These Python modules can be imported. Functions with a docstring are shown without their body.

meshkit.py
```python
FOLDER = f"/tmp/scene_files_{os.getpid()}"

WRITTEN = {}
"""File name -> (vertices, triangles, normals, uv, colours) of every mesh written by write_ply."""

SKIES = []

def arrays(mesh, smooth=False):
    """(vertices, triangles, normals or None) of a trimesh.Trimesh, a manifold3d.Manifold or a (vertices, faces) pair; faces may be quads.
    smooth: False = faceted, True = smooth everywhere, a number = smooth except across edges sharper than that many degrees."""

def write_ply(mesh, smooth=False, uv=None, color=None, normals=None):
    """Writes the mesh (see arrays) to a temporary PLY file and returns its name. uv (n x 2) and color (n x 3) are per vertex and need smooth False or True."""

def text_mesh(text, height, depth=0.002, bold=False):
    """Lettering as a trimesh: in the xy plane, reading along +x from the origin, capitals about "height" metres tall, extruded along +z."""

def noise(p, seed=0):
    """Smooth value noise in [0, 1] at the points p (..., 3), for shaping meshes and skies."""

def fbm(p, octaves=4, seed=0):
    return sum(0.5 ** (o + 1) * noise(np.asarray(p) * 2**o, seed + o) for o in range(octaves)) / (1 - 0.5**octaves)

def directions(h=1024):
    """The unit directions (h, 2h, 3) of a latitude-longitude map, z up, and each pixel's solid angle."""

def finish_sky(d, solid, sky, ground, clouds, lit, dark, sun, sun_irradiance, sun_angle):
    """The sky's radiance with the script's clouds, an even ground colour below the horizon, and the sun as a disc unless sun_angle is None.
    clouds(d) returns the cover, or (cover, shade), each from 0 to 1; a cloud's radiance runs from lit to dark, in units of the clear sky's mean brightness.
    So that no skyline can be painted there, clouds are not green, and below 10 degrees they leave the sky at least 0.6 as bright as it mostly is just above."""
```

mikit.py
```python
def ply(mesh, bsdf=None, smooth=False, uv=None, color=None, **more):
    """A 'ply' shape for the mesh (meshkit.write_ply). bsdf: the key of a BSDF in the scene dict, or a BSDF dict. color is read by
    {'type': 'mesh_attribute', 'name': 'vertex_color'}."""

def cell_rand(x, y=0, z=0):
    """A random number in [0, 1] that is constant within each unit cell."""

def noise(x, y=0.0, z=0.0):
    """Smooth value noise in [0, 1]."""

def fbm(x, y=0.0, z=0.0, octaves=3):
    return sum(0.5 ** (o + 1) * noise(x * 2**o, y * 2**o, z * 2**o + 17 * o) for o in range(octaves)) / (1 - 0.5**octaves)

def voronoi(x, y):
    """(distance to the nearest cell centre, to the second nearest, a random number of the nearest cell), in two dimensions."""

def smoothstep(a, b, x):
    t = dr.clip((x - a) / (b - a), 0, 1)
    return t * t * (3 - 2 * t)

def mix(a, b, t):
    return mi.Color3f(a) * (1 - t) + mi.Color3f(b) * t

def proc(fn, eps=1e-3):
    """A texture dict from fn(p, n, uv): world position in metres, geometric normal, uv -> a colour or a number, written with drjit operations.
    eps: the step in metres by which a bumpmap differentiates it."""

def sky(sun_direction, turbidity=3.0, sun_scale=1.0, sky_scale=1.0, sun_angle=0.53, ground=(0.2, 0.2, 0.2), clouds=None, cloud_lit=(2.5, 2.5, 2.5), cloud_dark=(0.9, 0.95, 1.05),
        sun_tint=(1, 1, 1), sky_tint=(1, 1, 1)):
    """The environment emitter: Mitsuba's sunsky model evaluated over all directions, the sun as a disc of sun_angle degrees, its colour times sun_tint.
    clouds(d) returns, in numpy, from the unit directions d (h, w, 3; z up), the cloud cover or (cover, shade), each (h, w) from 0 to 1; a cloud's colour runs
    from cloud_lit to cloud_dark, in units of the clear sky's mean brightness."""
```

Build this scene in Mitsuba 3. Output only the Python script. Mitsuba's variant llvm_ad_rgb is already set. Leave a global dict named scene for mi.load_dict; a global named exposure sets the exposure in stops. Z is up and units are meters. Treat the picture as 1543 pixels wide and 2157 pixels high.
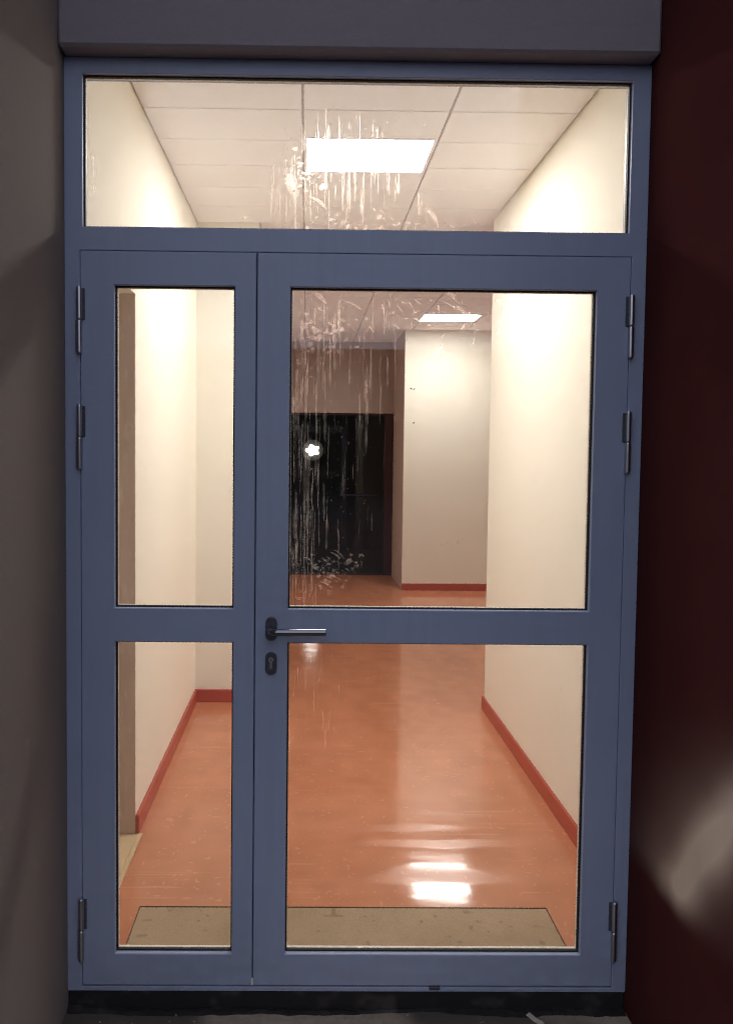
import math, random
import numpy as np, trimesh, shapely, drjit as dr
from shapely.geometry import Polygon, box as sbox
import mitsuba as mi, mikit
from mikit import proc, noise, fbm, smoothstep, mix

T = mi.ScalarTransform4f
scene, labels = {}, {}

# ------------------------------------------------------------------ camera, sky, exposure
R_ = np.array([[0.99990688, -0.01011453, -0.00916143],      # right, down, forward in (x, -z, y)
               [0.0096994, 0.99897223, -0.04427656],
               [0.00959985, 0.04418357, 0.9989773]])
EYE = np.array([0.0, -2.0642, 1.5558])
def _w(r): return np.array([r[0], r[2], -r[1]])
FWD, UP = _w(R_[2]), -_w(R_[1])
scene['camera'] = {
    'type': 'perspective', 'fov_axis': 'x', 'fov': math.degrees(2 * math.atan(771.5 / 1588.785)),
    'principal_point_offset_x': -(660.312 - 771.5) / 1543, 'principal_point_offset_y': -(1023.218 - 1078.5) / 2157,
    'near_clip': 0.01, 'far_clip': 2000.0,
    'to_world': T().look_at(origin=EYE.tolist(), target=(EYE + FWD).tolist(), up=UP.tolist())}
exposure = 2.5
SKY = 2.0
scene['sky'] = mikit.sky([-0.4, -0.8, 0.35], turbidity=3, sun_scale=0.0, sky_scale=SKY, sun_angle=12,
                         clouds=lambda d: 1.0, cloud_lit=(0.98, 1.0, 1.16), cloud_dark=(0.9, 0.95, 1.05), ground=(0.12, 0.12, 0.12))
LAMP = np.array([1.0, 0.965, 0.89])
LAMP_POWER = 10.5

# ------------------------------------------------------------------ helpers
def add(key, mesh, bsdf, label=None, category=None, group=None, kind=None, smooth=False, **more):
    base, n = key, 0
    while key in scene:
        n += 1; key = f'{base}_{n:03d}'
    scene[key] = mikit.ply(mesh, bsdf, smooth=smooth, **more)
    tag(key, label, category, group, kind)
    return key
def tag(key, label=None, category=None, group=None, kind=None):
    if category and not kind: kind = 'thing'
    e = {k: v for k, v in dict(label=label, category=category, group=group, kind=kind).items() if v}
    if e: labels[key] = e
def bx(x0, x1, y0, y1, z0, z1):
    m = trimesh.creation.box((x1 - x0, y1 - y0, z1 - z0)); m.apply_translation(((x0 + x1) / 2, (y0 + y1) / 2, (z0 + z1) / 2)); return m
def join(*ms): return trimesh.util.concatenate(list(ms))
def cham(x0, x1, y0, y1, z0, z1, b=0.004):
    """a box with bevelled edges"""
    c = np.array([(x0 + x1) / 2, (y0 + y1) / 2, (z0 + z1) / 2]); h = np.array([x1 - x0, y1 - y0, z1 - z0]) / 2
    pts = [s * (h - np.array([0 if k == a else b for k in range(3)])) for a in range(3) for s in
           (np.array([i, j, l]) for i in (-1, 1) for j in (-1, 1) for l in (-1, 1))]
    return trimesh.convex.convex_hull(np.array(pts) + c)
def rect_plate(outer, holes, y0, y1, b=0.0015):
    """plate in the xz plane from y0 (front, nearer the street) to y1, front edges bevelled by b; outer/holes = (x0,x1,z0,z1)"""
    def ring(r, d): x0, x1, z0, z1 = r; return np.array([[x0 + d, z0 + d], [x1 - d, z0 + d], [x1 - d, z1 - d], [x0 + d, z1 - d]])
    V, F = [], []
    def cap(d, y, flip):
        p = Polygon(ring(outer, d), [ring(h, -d) for h in holes])
        v, f = trimesh.creation.triangulate_polygon(p, engine='earcut')
        n = sum(map(len, V)); V.append(np.c_[v[:, 0], np.full(len(v), y), v[:, 1]]); F.append((f[:, ::-1] if flip else f) + n)
    cap(b, y0, False); cap(0, y1, True)
    for r, s in [(outer, 1)] + [(h, -1) for h in holes]:
        a = [np.insert(ring(r, s * b), 1, y0, 1), np.insert(ring(r, 0), 1, y0 + b, 1), np.insert(ring(r, 0), 1, y1, 1)]
        for k in range(2):
            for i in range(4):
                j = (i + 1) % 4; n = sum(map(len, V))
                V.append(np.array([a[k][i], a[k][j], a[k + 1][j], a[k + 1][i]]))
                q = np.array([[0, 2, 1], [0, 3, 2]]); F.append((q if s < 0 else q[:, ::-1]) + n)
    m = trimesh.Trimesh(np.vstack(V), np.vstack(F), process=False); m.merge_vertices(); trimesh.repair.fix_normals(m)
    return m
def ringmesh(r, w, y0, y1, out=0.0):
    """thin ring of width w inside the rectangle r (plus an overlap out), between y0 and y1"""
    x0, x1, z0, z1 = r
    return rect_plate((x0 - out, x1 + out, z0 - out, z1 + out), [(x0 + w, x1 - w, z0 + w, z1 - w)], y0, y1, 0.0004)
def tube(path, rad, n=20, caps=True):
    p = np.asarray(path, float); t = np.gradient(p, axis=0); t /= np.linalg.norm(t, axis=1, keepdims=True)
    rad = np.broadcast_to(rad, (len(p),)); V = []
    ref = np.array([0, 0, 1.0]) if abs(t[0][2]) < 0.9 else np.array([1.0, 0, 0])
    for k in range(len(p)):
        a = np.cross(t[k], ref); a /= np.linalg.norm(a); b_ = np.cross(a, t[k])
        an = np.arange(n) * 2 * np.pi / n
        V.append(p[k] + rad[k] * (np.cos(an)[:, None] * a + np.sin(an)[:, None] * b_))
    V = np.vstack(V); F = []
    for k in range(len(p) - 1):
        for i in range(n):
            j = (i + 1) % n; F += [[k * n + i, k * n + j, (k + 1) * n + j], [k * n + i, (k + 1) * n + j, (k + 1) * n + i]]
    if caps:
        V = np.vstack([V, p[0], p[-1]]); c0, c1 = len(V) - 2, len(V) - 1; e = (len(p) - 1) * n
        for i in range(n):
            j = (i + 1) % n; F += [[c0, j, i], [c1, e + i, e + j]]
    m = trimesh.Trimesh(V, F, process=False); trimesh.repair.fix_normals(m); return m
def stadium(cx, cz, w, h, y0, y1, b=0.0015, n=14):
    """upright plate with round ends, front at y0"""
    def ring(d):
        r = w / 2 - d; a = np.linspace(0, np.pi, n)
        return np.vstack([np.c_[cx + r * np.cos(a), cz + (h - w) / 2 + r * np.sin(a)], np.c_[cx - r * np.cos(a), cz - (h - w) / 2 - r * np.sin(a)]])
    pts = np.vstack([np.insert(ring(b), 1, y0, 1), np.insert(ring(0), 1, y0 + b, 1), np.insert(ring(0), 1, y1, 1)])
    return trimesh.convex.convex_hull(pts)

# ------------------------------------------------------------------ materials
def principled(col, rough=0.5, spec=0.5, **k):
    c = col if isinstance(col, dict) else {'type': 'rgb', 'value': list(col)}
    r = rough if isinstance(rough, dict) else float(rough)
    return {'type': 'principled', 'base_color': c, 'roughness': r, 'specular': float(spec), **k}
def mat(key, d): scene[key] = {'type': 'twosided', 'b': d}; return key
def bump(d, fn, scale, eps=0.001): return {'type': 'bumpmap', 't': proc(fn, eps), 'scale': scale, 'b': d}

def plaster_col(a, b, f=3.0):
    def fn(p, n, uv):
        big = fbm(p.x * f * 0.35, p.y * f * 0.35, p.z * f * 0.35 + 3, 3); fine = noise(p.x * 160, p.y * 160, p.z * 160)
        return mix(a, b, dr.clip(0.75 * big + 0.25 * fine, 0, 1))
    return proc(fn)
def grain(p, n, uv): return 0.6 * noise(p.x * 240, p.y * 240, p.z * 240) + noise(p.x * 95, p.y * 95, p.z * 95) + 0.35 * noise(p.x * 34, p.y * 34, p.z * 34)
def rollered(p, n, uv): return noise(p.x * 120, p.y * 120, p.z * 120) + 0.5 * noise(p.x * 9, p.y * 9, p.z * 9) * 2
mat('plaster_warm', bump(principled(plaster_col((0.150, 0.126, 0.118), (0.195, 0.168, 0.158)), 0.9, 0.2), grain, 0.0014))
mat('plaster_grey', bump(principled(plaster_col((0.20, 0.186, 0.215), (0.275, 0.253, 0.288)), 0.9, 0.2), grain, 0.0014))
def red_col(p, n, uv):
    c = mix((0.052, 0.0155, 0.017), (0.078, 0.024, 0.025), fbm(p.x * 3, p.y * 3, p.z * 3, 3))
    # pool of light painted as a pale low streak, slanting up towards the street
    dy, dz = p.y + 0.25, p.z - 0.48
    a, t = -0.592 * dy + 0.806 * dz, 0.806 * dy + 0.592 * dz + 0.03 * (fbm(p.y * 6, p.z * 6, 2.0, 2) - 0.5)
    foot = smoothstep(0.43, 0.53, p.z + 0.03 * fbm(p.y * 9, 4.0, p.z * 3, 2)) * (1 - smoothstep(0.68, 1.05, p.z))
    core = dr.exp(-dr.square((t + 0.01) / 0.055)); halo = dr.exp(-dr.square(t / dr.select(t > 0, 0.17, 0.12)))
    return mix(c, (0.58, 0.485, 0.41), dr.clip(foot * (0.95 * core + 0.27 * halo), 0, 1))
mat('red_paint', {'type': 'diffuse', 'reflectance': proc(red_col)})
def paint_col(p, n, uv):
    d = fbm(p.x * 2.5, p.y * 2.5, p.z * 2.5, 3); low = smoothstep(0.35, 0.0, p.z) * noise(p.x * 25, 5.0, p.z * 40) * 0.25
    c = mix((0.275, 0.335, 0.49), (0.32, 0.38, 0.54), d)
    hand = dr.exp(-dr.square((p.x + 0.06) / 0.10) - dr.square((p.z - 1.03) / 0.16)) * noise(p.x * 40, 1.0, p.z * 40) * 0.30
    scratch = smoothstep(0.80, 0.90, noise(p.x * 22, 3.0, p.z * 260)) * smoothstep(0.62, 0.8, noise(p.x * 5, 9.0, p.z * 4)) * 0.35
    rain = smoothstep(0.55, 0.85, noise(p.x * 70, 2.0, p.z * 2.0)) * 0.045
    c = mix(mix(c, (0.16, 0.16, 0.17), hand + rain), (0.36, 0.40, 0.50), scratch)
    return mix(c, (0.17, 0.165, 0.165), low)
mat('blue_paint', bump(principled(proc(paint_col), 0.42, 0.5), lambda p, n, uv: noise(p.x * 400, p.y * 400, p.z * 400), 0.00012))
mat('interior_paint', bump(principled(plaster_col((0.74, 0.71, 0.63), (0.78, 0.75, 0.67), 2.0), 0.7, 0.3), rollered, 0.0004))
def jamb_col(p, n, uv):
    s = fbm(p.x * 18, p.y * 18, p.z * 3.0, 3); m = smoothstep(0.6, 0.85, fbm(p.x * 60, p.y * 60, p.z * 14, 3))
    return mix(mix((0.48, 0.37, 0.30), (0.60, 0.48, 0.41), s), (0.68, 0.59, 0.53), m * 0.35)
mat('jamb_raw', principled(proc(jamb_col), 0.9, 0.2))
mat('bulkhead_paint', principled(plaster_col((0.44, 0.35, 0.33), (0.50, 0.41, 0.38), 2.0), 0.8, 0.2))
def tile_col(p, n, uv):
    return mix((0.80, 0.79, 0.785), (0.86, 0.85, 0.845), 0.5 * noise(p.x * 220, p.y * 220) + 0.5 * fbm(p.x * 1.5, p.y * 1.5))
mat('ceiling_tile', principled(proc(tile_col), 0.9, 0.2))
mat('grid_metal', principled((0.42, 0.38, 0.35), 0.6, 0.4))
def floor_col(p, n, uv):
    a = fbm(p.x * 2.2, p.y * 1.1, 4.0, 4); s = noise(p.x * 9, p.y * 26, 1.0); m = noise(p.x * 14, p.y * 9, 7.0)
    c = mix((0.33, 0.122, 0.060), (0.55, 0.235, 0.138), dr.clip(0.75 * a + 0.10 * s + 0.2 * m, 0, 1))
    speck = smoothstep(0.86, 0.93, noise(p.x * 70, p.y * 70, 2.0))
    scuff = smoothstep(0.80, 0.90, noise(p.x * 4 + 5, p.y * 130, 9.0)) * smoothstep(0.55, 0.8, noise(p.x * 5, p.y * 5, 3.0))
    return mix(mix(c, (0.58, 0.33, 0.22), speck * 0.35), (0.60, 0.36, 0.25), scuff * 0.22)
def floor_rough(p, n, uv): return 0.055 + 0.06 * fbm(p.x * 5, p.y * 5, 2.0, 3) + (0.17 * smoothstep(0.42, 0.72, noise(p.x * 2.2, p.y * 16, 6.0) * 0.8 + 0.2 * noise(p.x * 11, p.y * 40, 3.0)) * (0.25 + 0.75 * smoothstep(1.25, 0.85, p.y)))
def floor_wave(p, n, uv): return noise(p.x * 4.0, p.y * 7.0, 0.0) + 0.30 * noise(p.x * 7.0, p.y * 34.0, 2.0)
mat('floor_lino', bump(principled(proc(floor_col), proc(floor_rough), 0.7), floor_wave, 0.00055))
mat('skirting_red', principled((0.37, 0.075, 0.052), 0.35, 0.5))
def mat_col(p, n, uv):
    f = noise(p.x * 260, p.y * 260) ; b = fbm(p.x * 7, p.y * 7, 1.0, 3); d = smoothstep(0.86, 0.95, noise(p.x * 38, p.y * 38, 4.0))
    return mix(mix((0.29, 0.21, 0.138), (0.43, 0.32, 0.22), 0.45 * f + 0.55 * b), (0.22, 0.15, 0.10), d * 0.6)
mat('coir', bump(principled(proc(mat_col), 0.95, 0.1), lambda p, n, uv: noise(p.x * 260, p.y * 260), 0.004))
def sill_col(p, n, uv): return mix((0.46, 0.34, 0.21), (0.56, 0.43, 0.28), fbm(p.x * 30, p.y * 4, 0.0))
mat('edging_brown', principled((0.10, 0.055, 0.03), 0.5, 0.4))
mat('sill_beige', principled(proc(sill_col), 0.5, 0.4))
mat('black_rubber', principled((0.012, 0.012, 0.014), 0.6, 0.4))
mat('spacer_alu', principled((0.74, 0.70, 0.62), 0.45, 0.5))
mat('hinge_steel', principled((0.50, 0.52, 0.58), 0.30, 0.5, metallic=1.0))
mat('nickel', principled((0.62, 0.61, 0.58), 0.3, 0.5, metallic=1.0))
mat('steel', principled((0.22, 0.23, 0.26), 0.16, 0.5, metallic=1.0))
mat('steel_dark', principled((0.055, 0.058, 0.075), 0.35, 0.5))
mat('white_plastic', principled((0.72, 0.70, 0.66), 0.5, 0.5))
mat('dark_red_frame', principled((0.04, 0.008, 0.008), 0.5, 0.4))
mat('reflector_grey', principled((0.045, 0.045, 0.042), 0.6, 0.3))
mat('bar_blue', principled((0.018, 0.021, 0.04), 0.5, 0.2))
mat('dark_metal', principled((0.02, 0.02, 0.022), 0.5, 0.4))
def ground_col(p, n, uv):
    a = fbm(p.x * 5, p.y * 5, 2.0, 4); s = noise(p.x * 110, p.y * 110); wet = smoothstep(0.48, 0.66, fbm(p.x * 2.3 + 0.9, p.y * 2.3, 8.0, 3))
    c = mix((0.24, 0.205, 0.165), (0.40, 0.345, 0.275), 0.6 * a + 0.4 * s)
    return mix(c, (0.035, 0.032, 0.03), wet * 0.8)
mat('ground_concrete', bump(principled(proc(ground_col), 0.75, 0.3), lambda p, n, uv: noise(p.x * 130, p.y * 130) + fbm(p.x * 20, p.y * 20, 1.0), 0.002))
def sill_dark(p, n, uv): return mix((0.016, 0.015, 0.016), (0.05, 0.045, 0.042), smoothstep(0.5, 0.8, fbm(p.x * 16, p.y * 16, p.z * 16, 3)))
mat('added_asphalt', principled(plaster_col((0.018, 0.018, 0.02), (0.04, 0.04, 0.042), 1.0), 0.6, 0.3))
mat('dark_sill', principled(proc(sill_dark), 0.8, 0.3))
mat('dark_wall', principled(plaster_col((0.012, 0.012, 0.012), (0.022, 0.022, 0.021)), 0.9, 0.2))
mat('paper', principled((0.52, 0.48, 0.40), 0.9, 0.1))
mat('grit_stone', principled((0.32, 0.28, 0.23), 0.9, 0.1))
mat('brick_far', principled((0.03, 0.025, 0.022), 0.9, 0.2))
mat('roof_dark', principled((0.03, 0.03, 0.035), 0.8, 0.2))
scene['door_glass'] = {'type': 'thindielectric', 'int_ior': 1.2, 'ext_ior': 1.0}
scene['pane_glass'] = {'type': 'thindielectric', 'int_ior': 1.5, 'ext_ior': 1.0}
scene['window_glass'] = {'type': 'dielectric', 'int_ior': 1.5, 'ext_ior': 1.0}
scene['dried_dirt'] = {'type': 'blendbsdf', 'weight': proc(lambda p, n, uv: 0.05 + 0.33 * noise(p.x * 260, p.y, p.z * 90)),
                       'a': {'type': 'null'},
                       'b': {'type': 'principledthin', 'base_color': {'type': 'rgb', 'value': [0.86, 0.83, 0.80]}, 'roughness': 0.35, 'spec_trans': 0.45, 'eta': 1.25, 'diff_trans': 1.1}}
scene['faint_dirt'] = {'type': 'blendbsdf', 'weight': proc(lambda p, n, uv: 0.03 + 0.22 * noise(p.x * 120, p.y, p.z * 22) * noise(p.x * 30, 2.0, p.z * 30)),
                       'a': {'type': 'null'},
                       'b': {'type': 'principledthin', 'base_color': {'type': 'rgb', 'value': [0.86, 0.83, 0.80]}, 'roughness': 0.4, 'spec_trans': 0.45, 'eta': 1.25, 'diff_trans': 1.1}}
mat('lamp_body', principled((0.8, 0.8, 0.78), 0.4, 0.5))

# ------------------------------------------------------------------ setting: ground and shells
GZ = -0.022
def sheet(x0, x1, y0, y1, z): return trimesh.Trimesh([[x0, y0, z], [x1, y0, z], [x1, y1, z], [x0, y1, z]], [[0, 1, 2], [0, 2, 3]], process=False)
add('ground', sheet(-600, 600, -600, 600, GZ), 'ground_concrete', 'worn grey brown concrete ground outside the door', kind='structure')

add('asphalt', join(sheet(-600, 600, -600, -1.32, GZ + 0.004)), 'added_asphalt', 'unseen dark asphalt added before the entrance to darken the pane reflections', kind='structure')  # unseen sheet added so the lower panes mirror a darker ground
XL, XR = -0.658, 0.917
YB = 0.048                                            # back of the door set
# alcove walls: run from the door plane towards the street
add('plaster_wall', cham(-3.2, XL, -1.0, YB, GZ - 0.3, 4.6, 0.006), 'plaster_warm', 'grey brown rendered side wall left of the entrance door', 'wall')
add('red_wall', cham(XR, 3.4, -1.26, YB, GZ - 0.3, 4.6, 0.004), 'red_paint', 'dark red side wall right of the entrance door with a pool of light painted on it as a pale streak', 'wall')
add('lintel', cham(XL + 0.001, XR - 0.001, -0.055, YB, 2.605, 4.6, 0.007), 'plaster_grey', 'grey rendered lintel beam above the entrance door', 'lintel')

WL, WR, CZ = -0.679, 1.095, 2.941
Y0 = YB + 0.002
# ---- corridor walls
OY0, OY1, OH = 0.16, 0.934, 2.172
def skirt(holder, x0, x1, y0, y1): add(holder + '__skirting', cham(x0, x1, y0, y1, 0.001, 0.080, 0.003), 'skirting_red')
w = 'corridor_wall'
add(w, join(bx(WL - 0.3, WL, Y0, OY0, -0.02, 3.0), bx(WL - 0.3, WL, OY0, OY1 + 0.004, OH, 3.0), bx(WL - 0.3, WL, OY1 + 0.004, 2.569, -0.02, 3.0),
            bx(WL - 0.3, -0.30, 2.569, 7.6, -0.02, 3.0), bx(WL - 0.36, WL - 0.3, Y0, 2.6, -0.02, 3.0)), 'interior_paint',
    'cream corridor wall on the left with a side opening and a corner further in', 'wall')
add(w + '__reveal', bx(WL - 0.299, WL - 0.001, OY1, OY1 + 0.0038, -0.01, OH - 0.001), 'jamb_raw', 'bare grey brown reveal of the side opening')
skirt(w, WL, WL + 0.014, OY1 + 0.001, 2.555); skirt(w, WL, -0.286, 2.555, 2.569); skirt(w, -0.30, -0.286, 2.57, 7.40)
w2 = 'corridor_wall_001'
add(w2, bx(WR, WR + 0.2, Y0, 2.46, -0.02, 3.0), 'interior_paint', 'cream corridor wall on the right that ends at the lobby', 'wall')
skirt(w2, WR - 0.014, WR, Y0, 2.46); skirt(w2, WR - 0.014, WR + 0.2, 2.46, 2.474)
w3 = 'lobby_wall'
add(w3, join(bx(1.094, 4.2, 6.447, 7.6, -0.02, 3.0), bx(4.0, 4.2, 2.3, 6.446, -0.02, 3.0), bx(1.296, 4.2, 2.2, 2.459, -0.02, 3.0)), 'interior_paint',
    'cream lobby wall at the back right behind the second ceiling light', 'wall')
skirt(w3, 1.094, 4.0, 6.433, 6.447)
add(w3 + '__return', bx(1.090, 1.0938, 6.4475, 7.432, 0.0, 2.94), 'bulkhead_paint', 'narrow brownish return beside the dark glass door')
for cx_, cz_ in ((1.20, 2.28), (1.20, 1.90), (1.165, 2.285)):
    add(w3 + '__screw', tube([[cx_, 6.44, cz_], [cx_, 6.449, cz_]], 0.009, 8), 'dark_metal')
w4 = 'end_wall'
add(w4, join(bx(-0.30, 1.094, 7.433, 7.6, 2.055, 3.0)), 'bulkhead_paint', 'brownish wall above the dark glass door at the corridor end', 'wall')
add('roof_slab', bx(-3.2, 4.4, Y0, 10.19, 3.001, 3.3), 'roof_dark', kind='structure')  # carried on past the end wall only to keep sky light off the yard

# ---- corridor floor
add('corridor_floor', trimesh.util.concatenate([sheet(WL - 0.0, 4.1, YB + 0.004, 7.62, 0.0)]), 'floor_lino', 'glossy orange red lino floor of the corridor', kind='structure')
add('corridor_floor__threshold', cham(WL - 0.30, WL + 0.012, OY0, OY1, -0.004, 0.005, 0.002), 'sill_beige', 'beige threshold of the side opening')
add('corridor_floor__edge_trim', cham(WL + 0.012, WL + 0.03, OY0 - 0.02, OY1, 0.0005, 0.007, 0.002), 'sill_beige')
# ---- coir mat in its recess
m = 'door_mat'
add(m, cham(-0.551, 0.832, 0.10, 0.441, -0.002, 0.004, 0.001), 'coir', 'brown coir mat on the corridor floor just inside the entrance door', 'mat')
add(m + '__edging', rect_plate((-0.5535, 0.8345, 0.0975, 0.4438), [(-0.551, 0.832, 0.10, 0.441)], 0, 0.006, 0.0005).apply_transform(
    np.array([[1, 0, 0, 0], [0, 0, 1, 0], [0, -1, 0, 0.0065], [0, 0, 0, 1.0]])), 'edging_brown')

# ---- suspended ceiling
T0, DX, DY = -0.029, 0.599, 0.304
K0 = 1.051
add('corridor_ceiling', join(bx(WL - 0.3, 4.1, Y0, 7.6, 2.958, 2.975)), 'grid_metal', 'white suspended tile ceiling of the corridor', kind='structure')
rng = random.Random(4)
for j in range(-4, 22):
    y0, y1 = K0 + j * DY, K0 + (j + 1) * DY
    y0c, y1c = max(y0 + 0.0022, Y0 + 0.002), min(y1 - 0.0022, 7.43)
    if y1c - y0c < 0.03: continue
    for i in range(-1, 7):
        x0, x1 = T0 + i * DX - (0.2 if i == -1 else 0), T0 + (i + 1) * DX
        lo = WL if y1c < 2.6 else -0.30
        hi = WR if y1c < 2.46 else 4.0
        x0c, x1c = max(x0 + 0.005, lo + 0.005), min(x1 - 0.005, hi - 0.005)
        if x1c - x0c < 0.03: continue
        if y0c > 6.43 and x0c > 1.0: continue
        if x0c > 2.4: continue
        dz = rng.uniform(-0.0006, 0.0008)
        add('corridor_ceiling__panel', cham(x0c, x1c, y0c, y1c, CZ + dz, CZ + 0.014 + dz, 0.002), 'ceiling_tile')
for i in range(0, 3):
    x = T0 + i * DX
    add('corridor_ceiling__runner', bx(x - 0.0048, x + 0.0048, Y0, 7.43 if -0.2 < x < 1.0 else 2.4, CZ + 0.004, CZ + 0.017), 'grid_metal')

# ---- ceiling lights
def ceiling_light(x0, x1, y0, y1, label, power=1.0):
    key = 'ceiling_light' if 'ceiling_light__diffuser' not in scene else 'ceiling_light_001'
    z = CZ - 0.0045
    add(key + '__housing', rect_plate((x0 - 0.006, x1 + 0.006, y0 - 0.006, y1 + 0.006), [(x0, x1, y0, y1)], 0, 0.012, 0.0008).apply_transform(
        np.array([[1, 0, 0, 0], [0, 0, 1, 0], [0, 1, 0, z - 0.0015], [0, 0, 0, 1.0]])), 'lamp_body')
    add(key + '__diffuser', trimesh.Trimesh([[x0, y0, z], [x1, y0, z], [x1, y1, z], [x0, y1, z]], [[0, 2, 1], [0, 3, 2]], process=False), 'lamp_body', emitter={'type': 'area', 'radiance': {'type': 'rgb', 'value': (LAMP * LAMP_POWER * power).tolist()}})
    tag(key, label, 'ceiling light', 'lit rectangular ceiling lights')
ceiling_light(-0.013, 0.548, 1.32, 1.70, 'bright ceiling light seen through the glass above the door')
ceiling_light(1.16, 1.72, 5.47, 5.86, 'bright ceiling light far back in the lobby near the cream wall', 0.7)

# ------------------------------------------------------------------ the entrance door
D = 'entrance_door'
tag(D, 'blue grey metal double door with glass panes and a glazed transom', 'door')
TR = (-0.609, 0.868, 2.158, 2.562)
LO = (-0.617, 0.877, 0.047, 2.095)
FR = (XL, XR, 0.047, 2.604)
fm = rect_plate((FR[0], FR[1], 0.034, FR[3]), [TR, (LO[0], LO[1], 0.047, LO[3])], 0.0, YB - 0.002)
stop = rect_plate((LO[0] - 0.004, LO[1] + 0.004, 0.0472, LO[3] + 0.004), [(LO[0] + 0.02, LO[1] - 0.02, 0.06, LO[3] - 0.02)], 0.0375, YB - 0.003, 0.0005)
add(D + '__frame', join(fm, stop), 'blue_paint')
G = 0.0016
GY = 0.021
def glazing(holder, r):
    x0, x1, z0, z1 = r
    add(holder + '__gasket', ringmesh(r, 0.0042, GY - 0.008, GY - 0.0005, 0.0), 'black_rubber')
    add(holder + '__pane', trimesh.Trimesh([[x0, GY, z0], [x1, GY, z0], [x1, GY, z1], [x0, GY, z1]], [[0, 1, 2], [0, 2, 3]], process=False), 'pane_glass')
    add(holder + '__spacer', ringmesh(r, 0.0046, GY + 0.002, GY + 0.009, 0.0), 'spacer_alu')
glazing(D + '__frame', TR)
GM = -0.139
AL, AR, ATZ, ABZ, BT, BB = -0.524, -0.198, 2.003, 1.123, 1.029, 0.143
leafs = {D + '__leaf': ((LO[0] + G, GM - G, 0.052, LO[3] - G), [(AL, AR, ABZ, ATZ), (AL, AR, BB, BT)]),
         D + '__leaf_001': ((GM + G, LO[1] - G, 0.052, LO[3] - G), [(-0.048, 0.785, ABZ, ATZ), (-0.048, 0.785, BB, BT)])}
for k, (o, hs) in leafs.items():
    add(k, rect_plate(o, hs, -0.001, 0.036, 0.002), 'blue_paint', 'narrow fixed left leaf with tall panes' if k.endswith('leaf') else 'wide right leaf with the lever handle')
    for h in hs: glazing(k, h)
add(D + '__leaf_001__meeting_seal', bx(GM - 0.02, GM + 0.02, 0.0365, 0.044, 0.055, LO[3] - 0.01), 'blue_paint')
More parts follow.
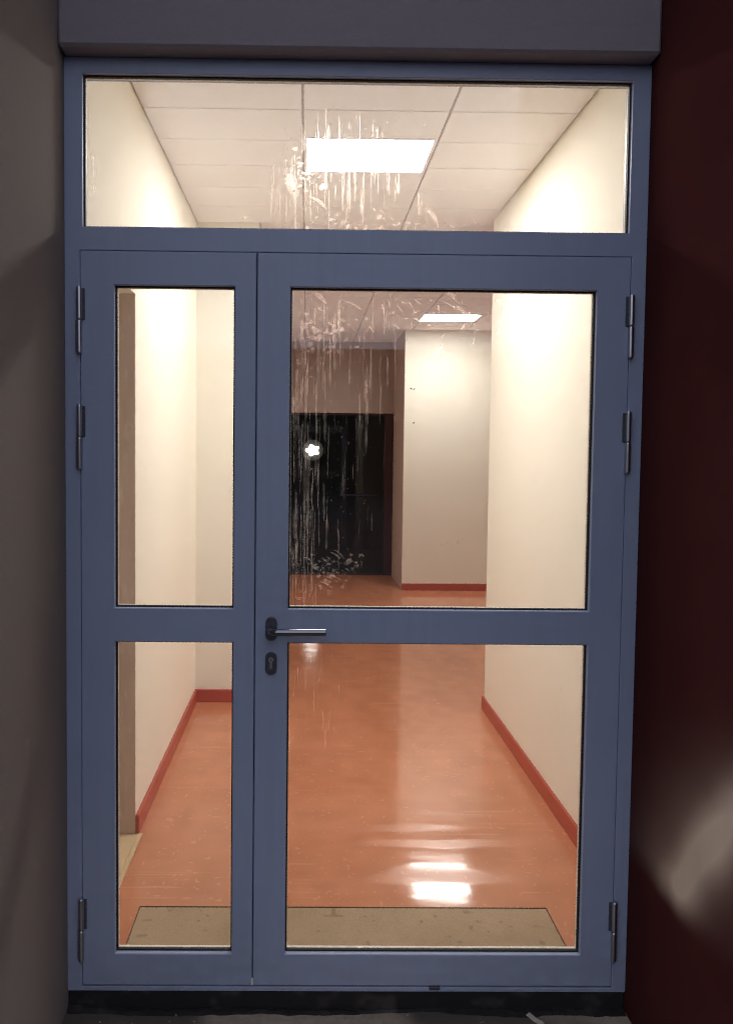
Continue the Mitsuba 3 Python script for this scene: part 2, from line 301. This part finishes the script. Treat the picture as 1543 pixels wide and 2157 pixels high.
def hinge(holder, x, z0, z1, tilt=0.0):
    yc, r, n = -0.0085, 0.0078, 22
    zm = z0 + (z1 - z0) * 0.5
    def barrel(a, b):
        zs = [a, a + 0.002, a + 0.004, b - 0.004, b - 0.002, b]; rs = [r * 0.72, r * 0.93, r, r, r * 0.93, r * 0.72]
        return tube([[x, yc, z] for z in zs], rs, n)
    add(holder + '__hinge', join(barrel(z0, zm - 0.0006), barrel(zm + 0.0006, z1)), 'hinge_steel', smooth=40)
    s = 1 if x < 0 else -1
    add(holder + '__hinge_plate', join(cham(min(x, x + s * 0.014), max(x, x + s * 0.014), -0.006, -0.0012, zm, z1 - 0.004, 0.0015),
                                       cham(min(x, x - s * 0.011), max(x, x - s * 0.011), -0.006, -0.0002, z0 + 0.004, zm, 0.0015)), 'steel_dark')
for z0, z1 in ((1.8167, 1.9963), (1.504, 1.6795), (0.1246, 0.3052)): hinge(D + '__leaf', -0.6165, z0, z1)
for z0, z1 in ((1.8208, 1.9914), (1.5071, 1.6761), (0.1302, 0.3025)): hinge(D + '__leaf_001', 0.8765, z0, z1)
# lever handle and lock
H = D + '__leaf_001'
add(H + '__handle_rosette', stadium(-0.0930, 1.0688, 0.031, 0.065, -0.0105, -0.0008, 0.002), 'steel_dark', smooth=40)
hz = 1.0705
path = [[-0.093, -0.008, hz], [-0.093, -0.035, hz]] + [[-0.093 + 0.02 * (1 - math.cos(a)), -0.035 - 0.02 * math.sin(a), hz] for a in np.linspace(0.2, math.pi / 2, 7)] + \
       [[-0.04, -0.055, hz], [0.050, -0.055, hz], [0.0555, -0.055, hz], [0.057, -0.055, hz]]
add(H + '__handle_lever', tube(path, [0.0098] * (len(path) - 2) + [0.0094, 0.007], 24), 'steel', smooth=40)
add(H + '__lock_plate', stadium(-0.0928, 0.9722, 0.031, 0.063, -0.0095, -0.0008, 0.002), 'steel_dark', smooth=40)
add(H + '__lock_cylinder', join(tube([[-0.0928, -0.0085, 0.9838], [-0.0928, -0.0125, 0.9838]], 0.0072, 20), cham(-0.0968, -0.0888, -0.0120, -0.0085, 0.9575, 0.978, 0.002)), 'nickel', smooth=40)
add(H + '__keyhole', bx(-0.0938, -0.0918, -0.0129, -0.0122, 0.9805, 0.9871), 'black_rubber')
# drip seal under the leaves
add(D + '__leaf_001__bottom_seal', cham(0.36, 0.39, -0.006, 0.02, 0.043, 0.0515, 0.001), 'steel_dark')
add(D + '__leaf__bolt', cham(-0.1425, -0.1365, -0.004, -0.0012, 0.054, 0.075, 0.001), 'white_plastic')
add('door_sill', cham(XL + 0.001, XR - 0.001, 0.004, YB + 0.003, GZ - 0.02, 0.0335, 0.003), 'dark_sill', 'black sill under the entrance door', 'sill')

# ---- dried dirt on the outside of the panes
def dirt(key, items, seed, look='dried_dirt', wide=1.0):
    rg = np.random.default_rng(seed); V, F = [], []
    y = GY - (0.0012 if look == 'dried_dirt' else 0.0006)
    def poly(pts):
        n = sum(map(len, V)); c = np.mean(pts, 0); k = len(pts)
        V.append(np.vstack([np.c_[pts[:, 0], np.full(k, y), pts[:, 1]], [[c[0], y, c[1]]]]))
        F.append(np.array([[i, (i + 1) % k, k] for i in range(k)]) + n)
    def run(x, z1, L, wd):
        k = max(4, int(L / 0.008)); zz = np.linspace(z1, z1 - L, k); t = np.linspace(0, 1, k)
        xx = x + np.cumsum(rg.normal(0, 0.00035, k)); ww = wd * (0.35 + 0.65 * rg.random(k)) * np.minimum(1, 6 * (1 - t) + 0.3) * np.minimum(1, 0.4 + 5 * t)
        n = sum(map(len, V)); V.append(np.vstack([np.c_[xx - ww, np.full(k, y), zz], np.c_[xx + ww, np.full(k, y), zz]]))
        F.append(np.array([q for i in range(k - 1) for q in ([i, i + 1, k + i + 1], [i, k + i + 1, k + i])]) + n)
    def blob(x, z, r):
        k = rg.integers(7, 12); a = np.sort(rg.random(k)) * 2 * np.pi + 0.1 * np.arange(k); rr = r * (0.35 + 0.9 * rg.random(k))
        poly(np.c_[x + rr * np.cos(a), z + rr * np.sin(a) * 0.8])
    for kind, x0, x1, z0, z1, n, s0, s1 in items:
        for _ in range(n):
            if kind == 'run': run(rg.uniform(x0, x1), rg.uniform(z0, z1), s0 + (s1 - s0) * rg.random() ** 2, wide * rg.uniform(0.0004, 0.0016))
            elif kind == 'blob': blob(rg.normal((x0 + x1) / 2, (x1 - x0) / 4), rg.normal((z0 + z1) / 2, (z1 - z0) / 4), s0 + (s1 - s0) * rg.random() ** 3)
            elif kind == 'wipe':                                    # smeared arcs
                cx, cz, r, a0 = rg.uniform(x0, x1), rg.uniform(z0, z1), rg.uniform(s0, s1), rg.uniform(-0.9, 0.6)
                a = a0 + np.linspace(0, rg.uniform(0.3, 0.9), 9); q = np.c_[cx + r * np.cos(a), cz + 0.6 * r * np.sin(a)]; ww = wide * rg.uniform(0.0006, 0.003) * np.sin(np.linspace(0.15, 3.0, 9))
                nn = sum(map(len, V)); V.append(np.vstack([np.c_[q[:, 0], np.full(9, y), q[:, 1] - ww], np.c_[q[:, 0], np.full(9, y), q[:, 1] + ww]]))
                F.append(np.array([g for i in range(8) for g in ([i, i + 1, 10 + i], [i, 10 + i, 9 + i])]) + nn)
    add(key, trimesh.Trimesh(np.vstack(V), np.vstack(F), process=False), look, 'whitish dried splashes and run marks on the glass', kind='stuff')
dirt(D + '__frame__grime', [('run', -0.08, 0.25, 2.26, 2.42, 52, 0.03, 0.16), ('run', 0.0, 0.20, 2.40, 2.50, 26, 0.02, 0.09), ('run', -0.10, -0.01, 2.24, 2.40, 22, 0.02, 0.08),
                            ('blob', -0.075, 0.035, 2.25, 2.36, 75, 0.002, 0.010), ('blob', -0.04, 0.40, 2.162, 2.20, 75, 0.002, 0.009), ('blob', -0.12, 0.33, 2.30, 2.50, 70, 0.001, 0.0032),
                            ('wipe', 0.02, 0.30, 2.165, 2.22, 12, 0.02, 0.06), ('run', -0.605, -0.58, 2.2, 2.4, 8, 0.01, 0.03), ('run', 0.28, 0.36, 2.18, 2.26, 4, 0.02, 0.05)], 5)
dirt(D + '__leaf_001__grime', [('wipe', -0.05, 0.48, 1.86, 1.985, 34, 0.02, 0.10), ('blob', -0.04, 0.54, 1.90, 2.0, 80, 0.001, 0.006), ('blob', -0.04, 0.12, 1.78, 1.93, 90, 0.002, 0.011),
                               ('run', -0.043, 0.24, 1.75, 1.99, 70, 0.02, 0.13), ('run', -0.046, 0.04, 1.28, 1.88, 55, 0.03, 0.18), ('run', -0.03, 0.20, 1.35, 1.7, 30, 0.03, 0.15),
                               ('blob', -0.03, 0.14, 1.19, 1.28, 80, 0.002, 0.010), ('wipe', -0.03, 0.10, 1.16, 1.26, 24, 0.02, 0.07), ('run', -0.046, 0.03, 1.18, 1.42, 32, 0.03, 0.12),
                               ('blob', 0.0, 0.2, 1.3, 1.75, 90, 0.0008, 0.003), ('blob', 0.35, 0.43, 1.29, 1.33, 6, 0.001, 0.003)], 6)
dirt(D + '__leaf_001__grime', [('run', -0.045, 0.10, 0.75, 1.02, 26, 0.01, 0.07), ('blob', 0.0, 0.75, 0.2, 0.9, 50, 0.0007, 0.0018), ('blob', -0.04, 0.30, 0.144, 0.150, 60, 0.001, 0.004)], 7)

dirt(D + '__leaf_001__smear', [('run', -0.046, 0.07, 1.30, 1.95, 28, 0.08, 0.30), ('wipe', -0.04, 0.45, 1.84, 1.98, 14, 0.05, 0.14), ('run', -0.04, 0.25, 1.70, 1.98, 20, 0.06, 0.2),
                               ('blob', -0.04, 0.14, 1.16, 1.28, 16, 0.006, 0.022), ('blob', -0.04, 0.16, 1.80, 1.95, 18, 0.006, 0.024)], 11, 'faint_dirt', 3.6)
dirt(D + '__frame__smear', [('run', -0.12, 0.30, 2.25, 2.45, 14, 0.06, 0.16), ('wipe', -0.1, 0.4, 2.165, 2.24, 5, 0.04, 0.12), ('blob', -0.09, 0.05, 2.24, 2.36, 14, 0.006, 0.02)], 12, 'faint_dirt', 3.2)

# ------------------------------------------------------------------ far glass door and the yard behind it
FDY = 7.47
fd = 'glass_door'
tag(fd, 'dark glass door in a dark red frame at the corridor end', 'door')
add(fd + '__frame', rect_plate((-0.299, 1.093, 0.001, 2.054), [(-0.27, 0.985, 0.012, 2.03)], FDY, FDY + 0.06), 'dark_red_frame')
add(fd + '__pane', trimesh.Trimesh([[-0.27, FDY + 0.03, 0.012], [0.985, FDY + 0.03, 0.012], [0.985, FDY + 0.03, 2.03], [-0.27, FDY + 0.03, 2.03]], [[0, 1, 2], [0, 2, 3]], process=False), 'door_glass')
add(fd + '__push_bar', tube([[0.42, FDY - 0.03, 1.02], [0.90, FDY - 0.03, 1.02]], 0.012, 12), 'bar_blue', smooth=40)
add('door_contact', cham(1.082, 1.0935, 7.30, 7.36, 1.94, 2.02, 0.003), 'white_plastic', 'small white box beside the top of the dark glass door', 'sensor')
add('yard', sheet(-8, 10, 7.64, 12, GZ + 0.008), 'dark_wall', 'black paving sheet added to darken the ground behind the far glass door', kind='structure')  # sheet added to blacken the ground behind the far door
add('added_yard_wall', join(cham(-3.6, 4.8, 10.2, 10.5, GZ - 0.1, 4.5, 0.01), cham(-3.6, -3.3, 7.2, 10.19, GZ - 0.1, 4.5, 0.01), cham(4.5, 4.8, 7.2, 10.19, GZ - 0.1, 4.5, 0.01)), 'dark_wall', 'almost black wall added to keep the view through the far glass door dark', 'wall')  # added walls that shut the sky out behind the far door
yl = 'added_lamp'
tag(yl, 'small bright lamp added behind the dark glass door in place of a reflected flash', 'lamp')  # added lamp standing in for a camera flash mirrored in the glass
add(yl + '__bracket', join(tube([[0.10, 10.199, 1.62], [0.10, 10.12, 1.62]], 0.02, 12), tube([[0.10, 10.199, 1.62], [0.10, 10.18, 1.62]], 0.06, 20)), 'dark_metal')
add(yl + '__reflector', join(tube([[0.10, 10.118, 1.59], [0.10, 10.10, 1.59]], [0.05, 0.17], 28)), 'reflector_grey')
gl = trimesh.creation.icosphere(3, 0.085); gl.vertices *= (1 + 0.25 * (np.sin(5 * gl.vertices[:, :1] / 0.085) * np.cos(4 * gl.vertices[:, 2:] / 0.085)));  gl.apply_scale([1.18, 0.9, 0.98]); gl.apply_translation((0.10, 10.04, 1.59))  # lumpy outline gives the added lamp a glare-like shape
add(yl + '__globe', gl, 'lamp_body', smooth=True, emitter={'type': 'area', 'radiance': {'type': 'rgb', 'value': [1.0, 0.96, 0.86]}})

# ------------------------------------------------------------------ unseen block, added across the street so the panes mirror less sky
add('added_block', bx(-30, 32, -34, -26, GZ - 0.1, 5.4), 'brick_far', 'unseen dark block added across the yard to darken the pane reflections', 'building')

# ------------------------------------------------------------------ litter on the ground
def flake(x, y, l, wd, rot, key, label, cat):
    m = cham(-l / 2, l / 2, -wd / 2, wd / 2, 0, 0.003, 0.001); m = m.subdivide(); v = m.vertices.copy(); v[:, 2] += 0.25 * v[:, 0] ** 2 / max(l, 1e-3); m.vertices = v
    m.apply_transform(trimesh.transformations.rotation_matrix(rot, [0, 0, 1])); m.apply_translation((x, y, GZ + 0.0005))
    add(key, m, 'paper', label, cat)
flake(0.652, -0.035, 0.05, 0.016, -0.9, 'paper_scrap', 'pale paper scrap on the ground below the right leaf', 'litter')
rg = np.random.default_rng(3); ms = []
for _ in range(38):
    s = rg.uniform(0.0012, 0.0035); p = trimesh.creation.icosphere(1, s); p.apply_scale([1.3, 1, 0.5]); p.apply_translation((rg.uniform(-0.6, 0.88), rg.uniform(-0.12, -0.014), GZ + 0.2 * s)); ms.append(p)
add('grit', join(*ms), 'grit_stone', 'scattered pale grit on the concrete in front of the sill', 'grit', kind='stuff')

nx, ny = 260, 9
X, Y = np.meshgrid(np.linspace(XL + 0.002, XR - 0.002, nx), np.linspace(0, 1, ny), indexing='ij')
import meshkit
wdt = 0.006 + 0.034 * meshkit.fbm(np.stack([X * 7, X * 0, X * 0 + 2], -1), 4) ** 1.5
big = 0.010 * (meshkit.fbm(np.stack([X * 11, Y * 2, X * 0], -1), 4) ** 2) + 0.012 * np.exp(-((X - XL) / 0.09) ** 2)
Zv = GZ - 0.003 + (0.004 + big + 0.004 * meshkit.noise(np.stack([X * 120, Y * 6, X * 0 + 5], -1))) * np.sin(np.pi * np.clip(0.5 + 0.5 * Y, 0, 1)) ** 0.7
V = np.stack([X, 0.0035 - wdt * Y, Zv], -1).reshape(-1, 3)
I = np.arange(nx * ny).reshape(nx, ny)
F = np.concatenate([np.stack([I[:-1, :-1], I[:-1, 1:], I[1:, 1:]], -1).reshape(-1, 3), np.stack([I[:-1, :-1], I[1:, 1:], I[1:, :-1]], -1).reshape(-1, 3)])
add('dirt_ridge', trimesh.Trimesh(V, F, process=False), 'dark_sill', 'dark crumbly dirt gathered along the foot of the sill', 'dirt', kind='stuff', smooth=True)
